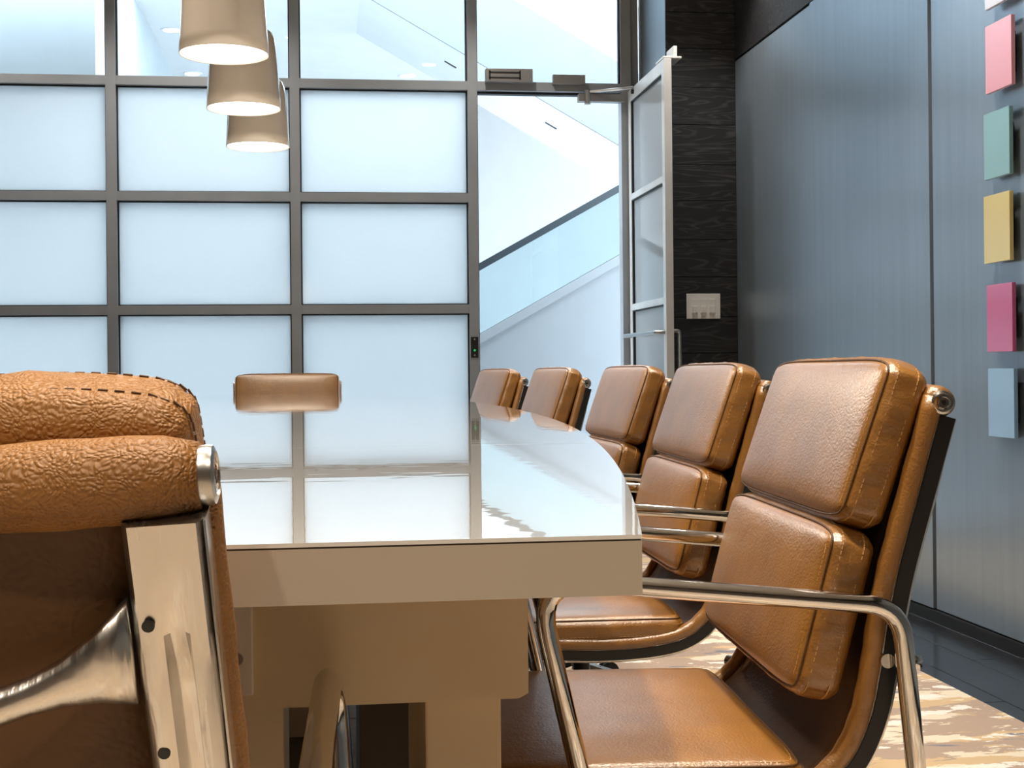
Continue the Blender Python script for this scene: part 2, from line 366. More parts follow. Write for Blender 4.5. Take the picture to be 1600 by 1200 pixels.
# ------------------------------------------------------------------ glazed partition
win = empty('window_1', (0, YG, 0)); tag(win, 'grey framed glass partition of frosted panes with clear top row', 'window', kind='structure')
MX = [-2.765, -1.93, -1.030, -0.136, 0.757]; JX = 1.552
MW = 0.0245; FD = 0.075                     # half width, depth
TZ = [0.585, 1.1505, 1.7135, 2.2825]; TH = 0.0225
def wpart(name, bm, mat, bevel=0.0): return obj(name, bm, mat, win, bevel=bevel)
for x in MX: wpart('mullion', B(x-MW, x+MW, 0, FD, 0, ZC), 'frame', 0.001)
wpart('door_jamb', B(JX-0.028+0.003, JX+0.028, 0, FD, 0, ZC), 'frame', 0.001)
wpart('door_jamb', B(JX+0.028, XRET, 0.02, FD, 0, ZC), 'frame', 0.001)
for i in range(len(MX)):
    x0 = MX[i]+MW; x1 = (MX[i+1]-MW) if i < 4 else JX-0.025
    rows = [0.0]+TZ+[ZC]
    for k, zt in enumerate(TZ):
        if i == 4 and k < 3: continue
        wpart('transom', B(x0, x1, 0, FD, zt-TH, zt+TH), 'frame', 0.001)
    wpart('head_rail', B(x0, x1, 0, FD, ZC-0.045, ZC), 'frame', 0.001)
    if i < 4: wpart('sill_rail', B(x0, x1, 0, FD, 0, 0.05), 'frame', 0.001)
    cells = [(0.05 if k == 0 else rows[k]+TH, (rows[k+1]-TH) if k < 4 else ZC-0.045, k) for k in range(5)]
    for z0, z1, k in cells:
        if i == 4 and k < 4: continue
        t = 0.006
        g = bmesh.new()
        box(g, x0, x0+t, 0.028, 0.058, z0, z1); box(g, x1-t, x1, 0.028, 0.058, z0, z1)
        box(g, x0+t, x1-t, 0.028, 0.058, z0, z0+t); box(g, x0+t, x1-t, 0.028, 0.058, z1-t, z1)
        wpart('gasket', g, 'gasket')
        wpart('pane', B(x0+t*0.5, x1-t*0.5, 0.040, 0.046, z0+t*0.5, z1-t*0.5), 'clear' if k == 4 else 'frost')
wpart('door_stop', B(MX[4]+MW, JX-0.025, 0.03, FD, TZ[3]-TH-0.012, TZ[3]-TH), 'gasket')
wpart('door_stop', B(MX[4]+MW, MX[4]+MW+0.006, 0.03, FD, 0, TZ[3]-TH-0.012), 'gasket')
# magnetic lock housings on the door header, strike on the mullion
lk = wpart('magnetic_lock', B(0.822, 1.062, -0.045, -0.0005, 2.296, 2.362), 'lock', 0.002)
g = bmesh.new(); box(g, 0.838, 1.0, -0.0475, -0.0445, 2.338, 2.346); box(g, 0.838, 1.0, -0.0475, -0.0445, 2.312, 2.319)
box(g, 0.838, 0.846, -0.0475, -0.0445, 2.306, 2.352); box(g, 0.992, 1.0, -0.0475, -0.0445, 2.306, 2.352); o = obj('slot', g, 'black', win)
wpart('header_cover', B(1.168, 1.335, -0.030, -0.0005, 2.292, 2.340), 'lock', 0.002)
st = wpart('strike_plate', B(0.737, 0.775, -0.004, -0.0005, 0.903, 1.008), 'black', 0.001)
g = bmesh.new(); lathe(g, [(0.0, -0.0062), (0.006, -0.006), (0.006, -0.004)], 16, 'Y', (0.756, 0, 0.94)); obj('indicator', g, 'led', win)
for zz in (0.915, 0.996):
    g = bmesh.new(); lathe(g, [(0.0, -0.0055), (0.004, -0.005), (0.004, -0.004)], 12, 'Y', (0.756, 0, zz)); obj('screw', g, 'steel', win)

# ------------------------------------------------------------------ open door leaf
dr = empty('door_1', (1.560, YG-0.012, 0)); tag(dr, 'open silver framed glass door folded back against the charcoal wood wall', 'door', kind='structure')
DL, DT, DZ = 0.735, 0.036, 2.262            # leaf runs along -Y, thickness along +X
def dpart(name, bm, mat, bevel=0.0, parent=None): return obj(name, bm, mat, parent or dr, bevel=bevel)
SW = 0.050
dpart('stile', B(0, DT, -SW, 0, 0.01, DZ), 'frame_light', 0.002)
dpart('stile', B(0, DT, -DL, -DL+SW, 0.01, DZ), 'frame_light', 0.002)
for z0, z1, nm in ((0.01, 0.12, 'bottom_rail'), (0.565, 0.60, 'middle_rail'), (1.135, 1.168, 'middle_rail'), (1.698, 1.730, 'middle_rail'), (DZ-0.060, DZ, 'top_rail')):
    dpart(nm, B(0, DT, -DL+SW, -SW, z0, z1), 'frame_light', 0.002)
for z0, z1 in ((0.12, 0.565), (0.60, 1.135), (1.168, 1.698), (1.730, DZ-0.060)):
    dpart('pane', B(DT/2-0.003, DT/2+0.003, -DL+SW, -SW, z0, z1), 'door_frost')
    g = bmesh.new(); t = 0.006
    for a in (0.004, ):
        box(g, a, DT-a, -DL+SW, -DL+SW+t, z0, z1); box(g, a, DT-a, -SW-t, -SW, z0, z1)
        box(g, a, DT-a, -DL+SW+t, -SW-t, z1-t, z1)
    dpart('gasket', g, 'gasket')
g = bmesh.new(); tube(g, round_path([(0, -0.04, 1.005), (-0.045, -0.04, 1.005), (-0.045, -DL+0.03, 1.005), (0, -DL+0.03, 1.005)], 0.02), 0.010, 12)
dpart('push_bar', g, 'steel')
g = bmesh.new(); tube(g, round_path([(DT, -DL+0.025, 1.01), (DT+0.032, -DL+0.025, 1.01), (DT+0.032, -DL+0.025, 0.79), (DT, -DL+0.025, 0.79)], 0.018), 0.010, 12)
dpart('pull_handle', g, 'steel')
br = dpart('lock_bracket', B(-0.002, 0.085, -DL+0.002, -DL+0.145, DZ+0.002, DZ+0.012), 'frame_light', 0.002)
dpart('lock_armature', B(0.048, 0.066, -DL+0.010, -DL+0.135, DZ+0.012, DZ+0.062), 'switch', 0.003)
dpart('closer_body', B(-0.26, -0.02, -0.02, 0.03, 2.205, 2.245), 'lock', 0.003)
g = bmesh.new(); lathe(g, [(0.016, 2.19), (0.016, 2.262)], 16, 'Z', (-0.215, -0.015, 0)); dpart('closer_pivot', g, 'steel')
g = bmesh.new(); tube(g, [(-0.215, -0.015, 2.253), (-0.05, -0.09, 2.257), (0.0, -0.125, 2.258)], 0.007, 8); dpart('closer_arm', g, 'steel')
g = bmesh.new(); lathe(g, [(0.012, -0.012), (0.012, 0.0)], 12, 'X', (0, -0.125, 2.258-0.022)); dpart('closer_foot', g, 'black')

# ------------------------------------------------------------------ hall beyond the glass
YF = 11.6
struct('floor_hall', B(-6, 7, YG+0.1, YF+0.1, -0.08, 0), 'hall_floor', 'pale stone floor of the hall beyond the glass', 'floor')
struct('wall_hall', B(-6, 7, YF, YF+0.12, 0, 4.2), 'hall_wall', 'white far wall of the stair hall', 'wall')
struct('wall_hall_side', B(-6, -1.185, 7.30, YF, 2.0, 4.2), 'blue_wall', 'pale wall block in the hall behind the leftmost panes', 'wall')
struct('ceiling_hall', B(-1.185, 6.0, 8.75, YF, 3.25, 3.40), 'white_wall', 'white hall ceiling with small downlights', 'ceiling')
for k, (x, y) in enumerate(((-1.04, 9.62), (-1.03, 11.0), (0.69, 10.95))):
    d = empty('hall_downlight', (x, y, 3.25))
    g = bmesh.new(); lathe(g, [(0.062, -0.006), (0.075, -0.004), (0.078, 0.0)], 24); obj('trim_ring', g, 'white_wall', d)
    g = bmesh.new(); lathe(g, [(0.0, -0.0075), (0.058, -0.0065), (0.06, -0.006)], 24); obj('lens', g, 'hall_glow', d)
    tag(d, ('glowing round downlight high in the second top pane from the left', 'round downlight low in the second top pane, just left of the middle pendant lamp', 'round downlight low in the clear pane above the frosted panes right of the lamps')[k], 'downlight', 'downlights in the hall ceiling')
# lower stair flight rising to the right
sl = (1.945-1.456)/(1.804-0.922)
def zl(x, z0): return z0+sl*(x-0.918)
stair = empty('staircase', (0.9, 8.0, 0)); tag(stair, 'white staircase rising to the right beyond the open doorway with glass balustrade', 'staircase')
def sp(name, bm, mat, parent=stair):
    o = obj(name, bm, mat, parent); o.matrix_parent_inverse = Matrix.Translation((-0.9, -8.0, 0)); return o
x0, x1 = -1.1, 3.4
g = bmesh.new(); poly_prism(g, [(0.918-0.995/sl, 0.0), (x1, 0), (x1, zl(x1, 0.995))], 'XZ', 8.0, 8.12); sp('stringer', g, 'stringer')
xa = 0.918-0.995/sl+0.2
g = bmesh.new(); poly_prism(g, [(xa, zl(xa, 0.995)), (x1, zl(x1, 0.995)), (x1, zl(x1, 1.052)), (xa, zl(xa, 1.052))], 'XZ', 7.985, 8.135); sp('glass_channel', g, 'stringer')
ga = 0.6
xs = [xa+0.02]
while xs[-1] < x1-0.1: xs.append(min(xs[-1]+1.35, x1))
for a, c in zip(xs[:-1], xs[1:]):
    g = bmesh.new(); poly_prism(g, [(a+0.004, zl(a, 1.05)), (c-0.004, zl(c, 1.05)), (c-0.004, zl(c, 1.46)), (a+0.004, zl(a, 1.46))], 'XZ', 8.053, 8.065); sp('balustrade_pane', g, 'bal_glass')
g = bmesh.new(); poly_prism(g, [(xa, zl(xa, 1.432)), (x1, zl(x1, 1.432)), (x1, zl(x1, 1.478)), (xa, zl(xa, 1.478))], 'XZ', 8.03, 8.09); sp('handrail', g, 'handrail')
nst = 17
for k in range(nst):
    a = xa+0.28*k
    if a+0.28 > x1: break
    o = sp('step', B(a, a+0.285, 8.121, 8.56, max(0.0, zl(a, 0.995)-0.24), zl(a, 0.995)-0.045), 'hall_floor')
# upper flight: sloped slab seen from below
sl2 = (2.288-3.21)/(1.933-0.318)
def zu(x, z0): return z0+sl2*(x-0.318)
uf = empty('upper_stair_flight', (1.2, 8.6, 2.0)); tag(uf, 'white sloping underside of an upper stair flight descending to the right', 'stair soffit')
g = bmesh.new(); poly_prism(g, [(-0.3, zu(-0.3, 3.21)), (4.0, zu(4.0, 3.21)), (4.0, zu(4.0, 3.245)), (-0.3, zu(-0.3, 3.245))], 'XZ', 8.6, 9.62)
o = obj('soffit', g, 'white_wall', uf); o.matrix_parent_inverse = Matrix.Translation((-1.2, -8.6, -2.0))
g = bmesh.new(); poly_prism(g, [(-0.3, zu(-0.3, 3.21)), (4.0, zu(4.0, 3.21)), (4.0, zu(4.0, 3.21)+0.545), (-0.3, zu(-0.3, 3.21)+0.545)], 'XZ', 8.585, 8.6)
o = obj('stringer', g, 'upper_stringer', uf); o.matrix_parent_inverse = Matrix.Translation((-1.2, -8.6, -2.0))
for (x, y) in ((0.86, 9.0), (1.55, 9.05)):
    g = bmesh.new(); box(g, -0.045, 0.045, -0.012, 0.012, -0.004, 0.0)
    o = obj('slot_vent', g, 'handrail', uf); o.matrix_parent_inverse = Matrix.Translation((-1.2, -8.6, -2.0)); o.location = (x, y, zu(x, 3.21)); o.rotation_euler = (0, math.atan(-sl2), 0)

# ------------------------------------------------------------------ rug
g = bmesh.new(); poly_prism(g, [(-2.3, -2.2), (1.592, -2.2), (1.592, 6.12), (0.30, 6.12), (0.30, 1.5), (-2.3, 1.5)], 'XY', 0.0, 0.010)  # near part of the L is unseen, added to bounce light upwards
rug = tag(obj('rug', g, 'rug', bevel=0.002), 'cream and tan abstract patterned rug beneath the chairs along the slate wall', 'rug')

# ------------------------------------------------------------------ conference table
TC, YN, YFAR, ZT = -0.180, 0.697, 5.80, 0.743
YM = (YN+YFAR)/2; HM, HN = 0.622, 0.346
AQ = (HM-HN)/((YM-YN)**2)
def half(y): return HM-AQ*(y-YM)**2
tb = empty('conference_table', (TC, YM, 0)); tag(tb, 'long boat-shaped white lacquered conference table with a glossy top', 'table')
def tp(name, bm, mat, smooth=False, bevel=0.0):
    o = obj(name, bm, mat, tb, smooth, bevel); o.matrix_parent_inverse = Matrix.Translation((-TC, -YM, 0)); return o
def slab_poly(y0, y1, inset=0.0, n=24):
    R = [(TC+half(y0+(y1-y0)*k/n)-inset, y0+(y1-y0)*k/n) for k in range(n+1)]
    L = [(2*TC-x, y) for x, y in R[::-1]]
    return R+L
for a, c in ((YN, 1.592), (1.594, 3.248), (3.250, 4.905), (4.907, YFAR)):
    g = bmesh.new(); poly_prism(g, slab_poly(a, c), 'XY', ZT-0.0022, ZT); tp('top_panel', g, 'lacquer')
g = bmesh.new(); poly_prism(g, slab_poly(YN, YFAR, 0, 64), 'XY', ZT-0.032, ZT-0.0032); tp('slab', g, 'table_edge')
g = bmesh.new(); poly_prism(g, slab_poly(YN+0.0008, YFAR-0.0008, 0.0008, 48), 'XY', ZT-0.0032, ZT-0.0022); tp('glue_line', g, 'edge_line')
AY = 1.075
g = bmesh.new(); poly_prism(g, [(TC-0.341, 0.570), (TC-0.333, 0.566), (TC+0.333, 0.566), (TC+0.341, 0.570), (TC+0.341, ZT-0.032), (TC-0.341, ZT-0.032)], 'XZ', AY, AY+0.30); tp('apron', g, 'table_pedestal')
g = bmesh.new(); poly_prism(g, [(TC-0.341, 0.60), (TC+0.341, 0.60), (TC+0.341, ZT-0.032), (TC-0.341, ZT-0.032)], 'XZ', YFAR-0.62, YFAR-0.33); tp('apron', g, 'table_pedestal')
tp('beam', B(TC-0.20, TC+0.20, AY+0.30, YFAR-0.62, 0.62, ZT-0.032), 'table_pedestal')
# legs under the aprons and centre pedestals
for s in (-1, 1):
    xc = TC+s*0.289
    tp('leg', B(xc-0.031, xc+0.031, AY+0.012, AY+0.24, 0.011, 0.566), 'table_pedestal', bevel=0.002)
    tp('leg', B(xc-0.031, xc+0.031, YFAR-0.58, YFAR-0.36, 0.0, 0.60), 'table_pedestal', bevel=0.002)
tp('pedestal', B(0.036, 0.135, 1.55, 1.75, 0.0, 0.62), 'pedestal_shaded', bevel=0.002)  # near-black colour stands in for the shade beneath the table
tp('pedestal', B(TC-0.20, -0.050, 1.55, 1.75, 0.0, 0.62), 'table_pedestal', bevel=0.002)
tp('pedestal', B(TC-0.20, TC+0.20, 3.1, 3.5, 0.0, 0.62), 'table_pedestal', bevel=0.002)
cv = tp('cable_cover', B(TC-0.122, -0.058, AY-0.006, AY-0.0002, 0.578, 0.702), 'cover', bevel=0.0015)
g = bmesh.new(); lathe(g, [(0.0, AY-0.0075), (0.0045, AY-0.0075), (0.005, AY-0.006)], 16, 'Y', (-0.0700, 0, 0.607)); tp('screw', g, 'steel')
g = bmesh.new(); box(g, -0.0706, -0.0694, AY-0.0078, AY-0.0074, 0.6025, 0.6115); tp('screw_slot', g, 'black')

# ------------------------------------------------------------------ soft pad chair
W = 0.248                                    # half width over the leather roll
PROF = [(-0.292, 0.787), (-0.264, 0.690), (-0.240, 0.605), (-0.227, 0.545), (-0.218, 0.490), (-0.206, 0.440), (-0.184, 0.397), (-0.146, 0.366), (-0.09, 0.352), (0, 0.347), (0.12, 0.352), (0.182, 0.356), (0.212, 0.345)]
path = [Vector((0, p.x, p.y)) for p in catmull([Vector((a, c_, 0)) for a, c_ in PROF], 6)]
tang = [(path[min(i+1, len(path)-1)]-path[max(i-1, 0)]).normalized() for i in range(len(path))]
norm = [Vector((0, -t.z, t.y)) for t in tang]
def sling_at(zq):
    for i in range(len(path)-1):
        if path[i].z >= zq >= path[i+1].z:
            f = (path[i].z-zq)/(path[i].z-path[i+1].z); return path[i].lerp(path[i+1], f), tang[i], norm[i]
def rounded_pad(bm, hx, hv, T, r, nx=30, nv=24, nt=8, puff=0.008, wr=0.0, seed=0, taper=0.0):
    """pillow pad: x across, v along, w 0..T; rounded edges, bulging face, pinched boxing"""
    rnd = random.Random(seed); ph = [rnd.uniform(0, 6.28) for _ in range(8)]
    cache = {}
    def mapp(a, b_, c):
        key = (round(a, 5), round(b_, 5), round(c, 5))
        if key in cache: return cache[key]
        h = (hx, hv, T/2); p = [a*h[0], b_*h[1], c*h[2]]
        q = [max(-(h[k]-r), min(h[k]-r, p[k])) for k in range(3)]
        d = Vector([p[k]-q[k] for k in range(3)])
        if d.length > 1e-9:
            mxl = max(abs(d.x), abs(d.y), abs(d.z)); d = d.normalized()*mxl
        x, v, w_ = q[0]+d.x, q[1]+d.y, q[2]+d.z
        fa, fb = 1-abs(a)**4, 1-abs(b_)**4
        if c > 0: w_ += puff*fa*fb*c
        e = 1-c*c                               # boxing bulge between the two seams
        if abs(a) > 0.97: x += math.copysign(0.004*e*fb, a)+math.copysign(wr*e*(math.sin(v*150+ph[0])*0.5+math.sin(v*257+ph[1]+w_*60)*0.4), a)
        if abs(b_) > 0.95: v += math.copysign(0.004*e*fa, b_)+math.copysign(wr*e*(math.sin(x*60+ph[2])*0.5+math.sin(x*113+ph[3])*0.4), b_)
        x *= 1-taper*0.5*(1-b_)
        v -= math.copysign(0.009*abs(a)**9*abs(b_)**2, b_)
        vt = bm.verts.new((x, v, w_+T/2)); cache[key] = vt; return vt
    # finer rows close to the edges so that the rounding shows
    def grid(n, half_, rr):
        k = [-(1-rr/half_*f) for f in (0.0, 0.25, 0.55, 1.0)]
        inner = [-(1-rr/half_)+2*(1-rr/half_)*i/n for i in range(1, n)]
        return [-1.0]+k[1:]+inner+[-v for v in k[:0:-1]]+[1.0]
    gx, gv, gt = grid(nx, hx, r), grid(nv, hv, r), grid(nt, T/2, r)
    def face(A, Bq, fn):
        for i in range(len(A)-1):
            for j in range(len(Bq)-1):
                vs = [fn(A[i], Bq[j]), fn(A[i+1], Bq[j]), fn(A[i+1], Bq[j+1]), fn(A[i], Bq[j+1])]
                if len(set(vs)) == 4: bm.faces.new(vs)
    for s in (-1, 1):
        face(gx, gv, lambda a, b_: mapp(a, b_, s)); face(gx, gt, lambda a, c: mapp(a, s, c)); face(gv, gt, lambda b_, c: mapp(s, b_, c))
def perim(hx, hv, rc, w_, step, taper=0.0):
    """points around the rounded rectangle of a pad at height w_"""
    pts = round_path([(-hx, -hv, w_), (hx, -hv, w_), (hx, hv, w_), (-hx, hv, w_)], rc, 5, True)
    out = []
    n = len(pts)
    for i in range(n):
        a, c = pts[i], pts[(i+1) % n]; m_ = max(1, int(round((c-a).length/step)))
        for k in range(m_): out.append(a.lerp(c, k/m_))
    for p in out:
        p.y -= math.copysign(0.009*min(1.0, abs(p.x/hx))**9*min(1.0, abs(p.y/hv))**2, p.y)
        p.x *= 1-taper*0.5*(1-p.y/hv)
    return out
def stitches(bm, hx, hv, rc, w_, pitch=0.0072, ln=0.0043, th=0.00045, sides='all', taper=0.0, bulge=0.0):
    P = perim(hx, hv, rc, w_, pitch, taper)
    for p in P:
        fx, fy = min(1, abs(p.x/hx)), min(1, abs(p.y/hv))
        if fy > 0.93: p.y += math.copysign(bulge*(1-fx**4), p.y)
        if fx > 0.97: p.x += math.copysign(bulge*(1-fy**4), p.x)
    n = len(P)
    for i in range(n):
        a, c = P[i], P[(i+1) % n]; t = (c-a)
        if t.length < 1e-6: continue
        t.normalize(); s = Vector((t.y, -t.x, 0)); u = Vector((0, 0, 1))
        p0, p1 = a-t*ln/2, a+t*ln/2
        vs = [bm.verts.new(q+s*x+u*y) for q in (p0, p1) for x, y in ((-th, -th), (th, -th), (th, th), (-th, th))]
        for f in ((0, 1, 2, 3), (7, 6, 5, 4), (0, 4, 5, 1), (1, 5, 6, 2), (2, 6, 7, 3), (3, 7, 4, 0)): bm.faces.new([vs[k] for k in f])

def add_pad(parent, name, origin, upv, nv_, hx, hv, T, r, puff, seed, wr=0.0034, taper=0.0):
    Mx = Matrix((Vector((1, 0, 0)), upv, nv_)).transposed().to_4x4()
    # right-handed frame: x, up, normal  (x cross up = -? ) use -x when needed
    if Mx.to_3x3().determinant() < 0:
        Mx = Matrix((Vector((-1, 0, 0)), upv, nv_)).transposed().to_4x4()
    Mx.translation = origin
    g = bmesh.new(); rounded_pad(g, hx, hv, T, r, puff=puff, wr=wr, seed=seed, taper=taper); g.transform(Mx)
    o = obj(name, g, 'leather', parent, smooth=True)
    g = bmesh.new()
    rc = r*1.0
    tube(g, perim(hx-r*0.20, hv-r*0.20, rc, T-r*0.25, 0.02, taper), 0.0013, 6, True); g.transform(Mx)
    obj('seam', g, 'leather_dark', o, smooth=True)
    g = bmesh.new()
    stitches(g, hx-r*0.62, hv-r*0.62, rc, T-r*0.02, taper=taper); stitches(g, hx+0.0003, hv+0.0003, rc, T-r*0.95, taper=taper, bulge=0.0031)
    stitches(g, hx+0.0004, hv+0.0004, rc, T*0.30, taper=taper, bulge=0.0036); g.transform(Mx)
    tag(obj('stitching', g, 'thread', o), kind='stuff')
    return o

def tilted(zq, deg):
    p, t, n_ = sling_at(zq); a = math.radians(deg); u = -t
    return p, -(u*math.cos(a)-n_*math.sin(a)), n_*math.cos(a)+u*math.sin(a)
def make_chair(lean=0.0):
    root = empty('office_chair')
    # --- leather sling between the rails
    g = bmesh.new(); nx = 12; fr, bk = [], []
    for i, p in enumerate(path):
        rowf, rowb = [], []
        for k in range(nx+1):
            x = -0.218+0.436*k/nx; sag = 0.010*(1-(x/0.218)**2)
            rowf.append(g.verts.new(p+norm[i]*(0.002-sag)+Vector((x, 0, 0)))); rowb.append(g.verts.new(p+norm[i]*(-0.004-sag)+Vector((x, 0, 0))))
        fr.append(rowf); bk.append(rowb)
    for i in range(len(path)-1):
        for k in range(nx):
            g.faces.new((fr[i][k], fr[i][k+1], fr[i+1][k+1], fr[i+1][k])); g.faces.new((bk[i][k], bk[i+1][k], bk[i+1][k+1], bk[i][k+1]))
        for k in (0, nx): g.faces.new((fr[i][k], fr[i+1][k], bk[i+1][k], bk[i][k]))
    for i in (0, len(path)-1):
        for k in range(nx): g.faces.new((fr[i][k], fr[i][k+1], bk[i][k+1], bk[i][k]))
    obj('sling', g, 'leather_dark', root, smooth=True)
    # --- side rails, leather rolls along them, arm loops
    zg = 0.728
    for s in (-1, 1):
        def sec(i):
            gd = max(0.0, min(1.0, (zg-path[i].z)/0.03))*0.012 if i < len(path)-12 else 0.012
            x0, x1 = 0.208, 0.2430; b0, b1 = -0.005, -0.027
            gm0, gm1 = 0.2235, 0.2300
            pts = [(x0+0.002, b0), (x1-0.002, b0), (x1, b0-0.003), (x1, b1+0.005), (x1-0.003, b1), ((x1+gm1)/2, b1-gd*0.22), (gm1+0.0025, b1), (gm1, b1+gd), (gm0, b1+gd), (gm0-0.0025, b1), ((x0+gm0)/2, b1-gd*0.22), (x0+0.003, b1), (x0, b1+0.005), (x0, b0-0.003)]
            return [(s*a, c) for a, c in pts]
        g = bmesh.new(); st_ = 1
        sweep(g, path[st_:], lambda i: sec(i+st_), [(Vector((1, 0, 0)), norm[i]) for i in range(st_, len(path))])
        rail = obj('side_rail', g, 'alu', root, smooth=True); smooth_angle(rail, 35)
        g = bmesh.new(); sweep(g, path[st_:], [(s*0.2428, -0.007), (s*0.2437, -0.008), (s*0.2437, -0.024), (s*0.2428, -0.025)], [(Vector((1, 0, 0)), norm[i]) for i in range(st_, len(path))])
        obj('rail_reflection_strip', g, 'black', rail)  # black strip stands in for the dark reflection on the rail's outer side
        for zz in (0.7275, 0.668):
            p, t, n_ = sling_at(zz)
            g = bmesh.new(); lathe(g, [(0.0028, -0.0006), (0.0028, 0.0006)], 14); Mx = Matrix((Vector((1, 0, 0)), t, n_)).transposed().to_4x4(); Mx.translation = p+n_*-0.0292+Vector((s*0.2155, 0, 0)); g.transform(Mx)
            obj('screw_hole', g, 'black', rail)
        g = bmesh.new(); tube(g, [p+norm[i]*0.003+Vector((s*(W-0.0115), 0, 0)) for i, p in enumerate(path)], lambda i: 0.0112+0.0004*math.sin(i*1.7), 12)
        obj('sling_edge', g, 'leather', root, smooth=True)
        g = bmesh.new(); xa_ = s*(W+0.016)
        loop = round_path([(xa_, 0.088, 0.322), (xa_, 0.150, 0.602), (xa_, -0.240, 0.566), (xa_, -0.262, 0.322)], 0.045, 8, False)
        loop = [Vector((xa_-s*0.0, 0.0, 0.0))*0+p for p in loop]
        tube(g, [Vector((xa_*0.82, 0.06, 0.308)), Vector((xa_*0.95, 0.080, 0.311))]+loop+[Vector((xa_*0.95, -0.250, 0.310)), Vector((xa_*0.82, -0.225, 0.310))], 0.0105, 14)
        arm = obj('armrest', g, 'chrome', root, smooth=True)
        p, t, n_ = sling_at(0.505)
        g = bmesh.new(); tube(g, [Vector((s*0.240, p.y-0.018, p.z)), Vector((xa_, p.y-0.040, p.z))], 0.008, 12); obj('arm_bolt', g, 'chrome', arm, smooth=True)
        g = bmesh.new(); lathe(g, [(0.0070, W-0.004), (0.0078, W-0.001), (0.0078, W+0.004)], 16, 'X', (0, p.y-0.010, p.z)); 
        if s < 0: bmesh.ops.scale(g, vec=(-1, 1, 1), verts=g.verts)
        obj('arm_washer', g, 'chrome', arm)
    # --- top roll with end caps
    c = Vector((0, -0.296, 0.782))
    g = bmesh.new(); prof = []
    for k in range(33):
        x = -W+0.007+(2*W-0.014)*k/32; e = 1-abs(2*k/32-1)**14
        prof.append((0.0155+0.0042*e+0.0005*math.sin(k*2.1)+0.0004*math.sin(k*0.9), x))
    lathe(g, prof, 28, 'X', c); obj('top_roll', g, 'leather', root, smooth=True)
    for s in (-1, 1):
        g = bmesh.new(); lathe(g, [(0.0130, W-0.0075), (0.0134, W-0.003), (0.0128, W-0.001), (0.0105, W), (0.0098, W-0.0015)], 28, 'X', c)
        if s < 0: bmesh.ops.scale(g, vec=(-1, 1, 1), verts=g.verts)
        cap = obj('end_cap', g, 'steel', root, smooth=True); smooth_angle(cap, 30)
        g = bmesh.new(); lathe(g, [(0.0078, W-0.002), (0.0078, W-0.0003), (0.0062, W-0.0001), (0.0058, W-0.001)], 24, 'X', c)
        if s < 0: bmesh.ops.scale(g, vec=(-1, 1, 1), verts=g.verts)
        obj('cap_screw', g, 'chrome', cap)
        g = bmesh.new(); lathe(g, [(0.0030, W-0.0012), (0.0030, W-0.0002)], 6, 'X', c)
        if s < 0: bmesh.ops.scale(g, vec=(-1, 1, 1), verts=g.verts)
        obj('hex_socket', g, 'black', cap)
    # --- back spreader (bowed casting between the rails)
    g = bmesh.new(); pts = []; nn = 28
    ps, tS, nS = sling_at(0.712)
    for k in range(nn+1):
        u = -1+2*k/nn; a = abs(u)
        pts.append(ps+Vector((u*0.206, 0, 0))+nS*(-0.020-0.026*(1-a**2.4))+tS*(0.030*(1-a**2.0)-0.0))
    def ssec(i):
        a = abs(-1+2*i/nn); f = max(0.0, (a-0.78)/0.22)**1.8
        hh, dd = 0.0085+0.018*f, 0.0075+0.002*f
        return [(hh*math.cos(2*PI*k/12), dd*math.sin(2*PI*k/12)) for k in range(12)]
    sweep(g, pts, ssec, [(tS, nS)]*len(pts)); obj('back_spreader', g, 'alu', root, smooth=True)
    # --- pads
    p, t, n_ = tilted(0.723, 3.0); add_pad(root, 'back_pad', p+n_*0.012, -t, n_, 0.233, 0.095, 0.052, 0.014, 0.009, 3)
    p, t, n_ = tilted(0.538, 4.5); add_pad(root, 'back_pad', p+n_*0.020, -t, n_, 0.233, 0.096, 0.054, 0.015, 0.010, 5)
    add_pad(root, 'seat_pad', Vector((0, 0.030, 0.350)), Vector((0, 1, 0)), Vector((0, 0, 1)), 0.240, 0.176, 0.044, 0.013, 0.010, 8)
    # --- seat frame, column, five-star base
    g = bmesh.new(); box(g, -0.205, 0.205, -0.02, 0.02, 0.322, 0.341); box(g, -0.06, 0.06, -0.10, 0.10, 0.29, 0.326); obj('tilt_mechanism', g, 'black', root, bevel=0.003)
    g = bmesh.new(); lathe(g, [(0.022, 0.11), (0.022, 0.24), (0.016, 0.241), (0.016, 0.295)], 20); obj('gas_column', g, 'chrome', root, smooth=True)
    g = bmesh.new(); lathe(g, [(0.030, 0.082), (0.036, 0.09), (0.036, 0.118), (0.028, 0.125)], 20); obj('base_hub', g, 'alu', root, smooth=True)
    for k in range(5):
        a = 2*PI*k/5+0.3; d = Vector((math.cos(a), math.sin(a), 0)); sd = Vector((-d.y, d.x, 0))
        g = bmesh.new()
        sweep(g, [d*0.025+Vector((0, 0, 0.104)), d*0.16+Vector((0, 0, 0.092)), d*0.285+Vector((0, 0, 0.070))], lambda i: [(-0.019+0.004*i, -0.012+0.002*i), (0.019-0.004*i, -0.012+0.002*i), (0.014-0.003*i, 0.010-0.002*i), (-0.014+0.003*i, 0.010-0.002*i)], [(sd, Vector((0, 0, 1)))]*3)
        lg = obj('base_leg', g, 'alu', root)
        g = bmesh.new(); cc = d*0.282
        for q in (-1, 1):
            gg = bmesh.new(); lathe(gg, [(0.020, q*0.004), (0.0245, q*0.006), (0.0245, q*0.019), (0.018, q*0.022)], 16, 'X'); gg.transform(Matrix.Translation(cc+Vector((0, 0, 0.0245)))@Matrix.Rotation(a+1.0, 4, 'Z'))
            tmp = bpy.data.meshes.new('t'); gg.to_mesh(tmp); gg.free(); g.from_mesh(tmp); bpy.data.meshes.remove(tmp)
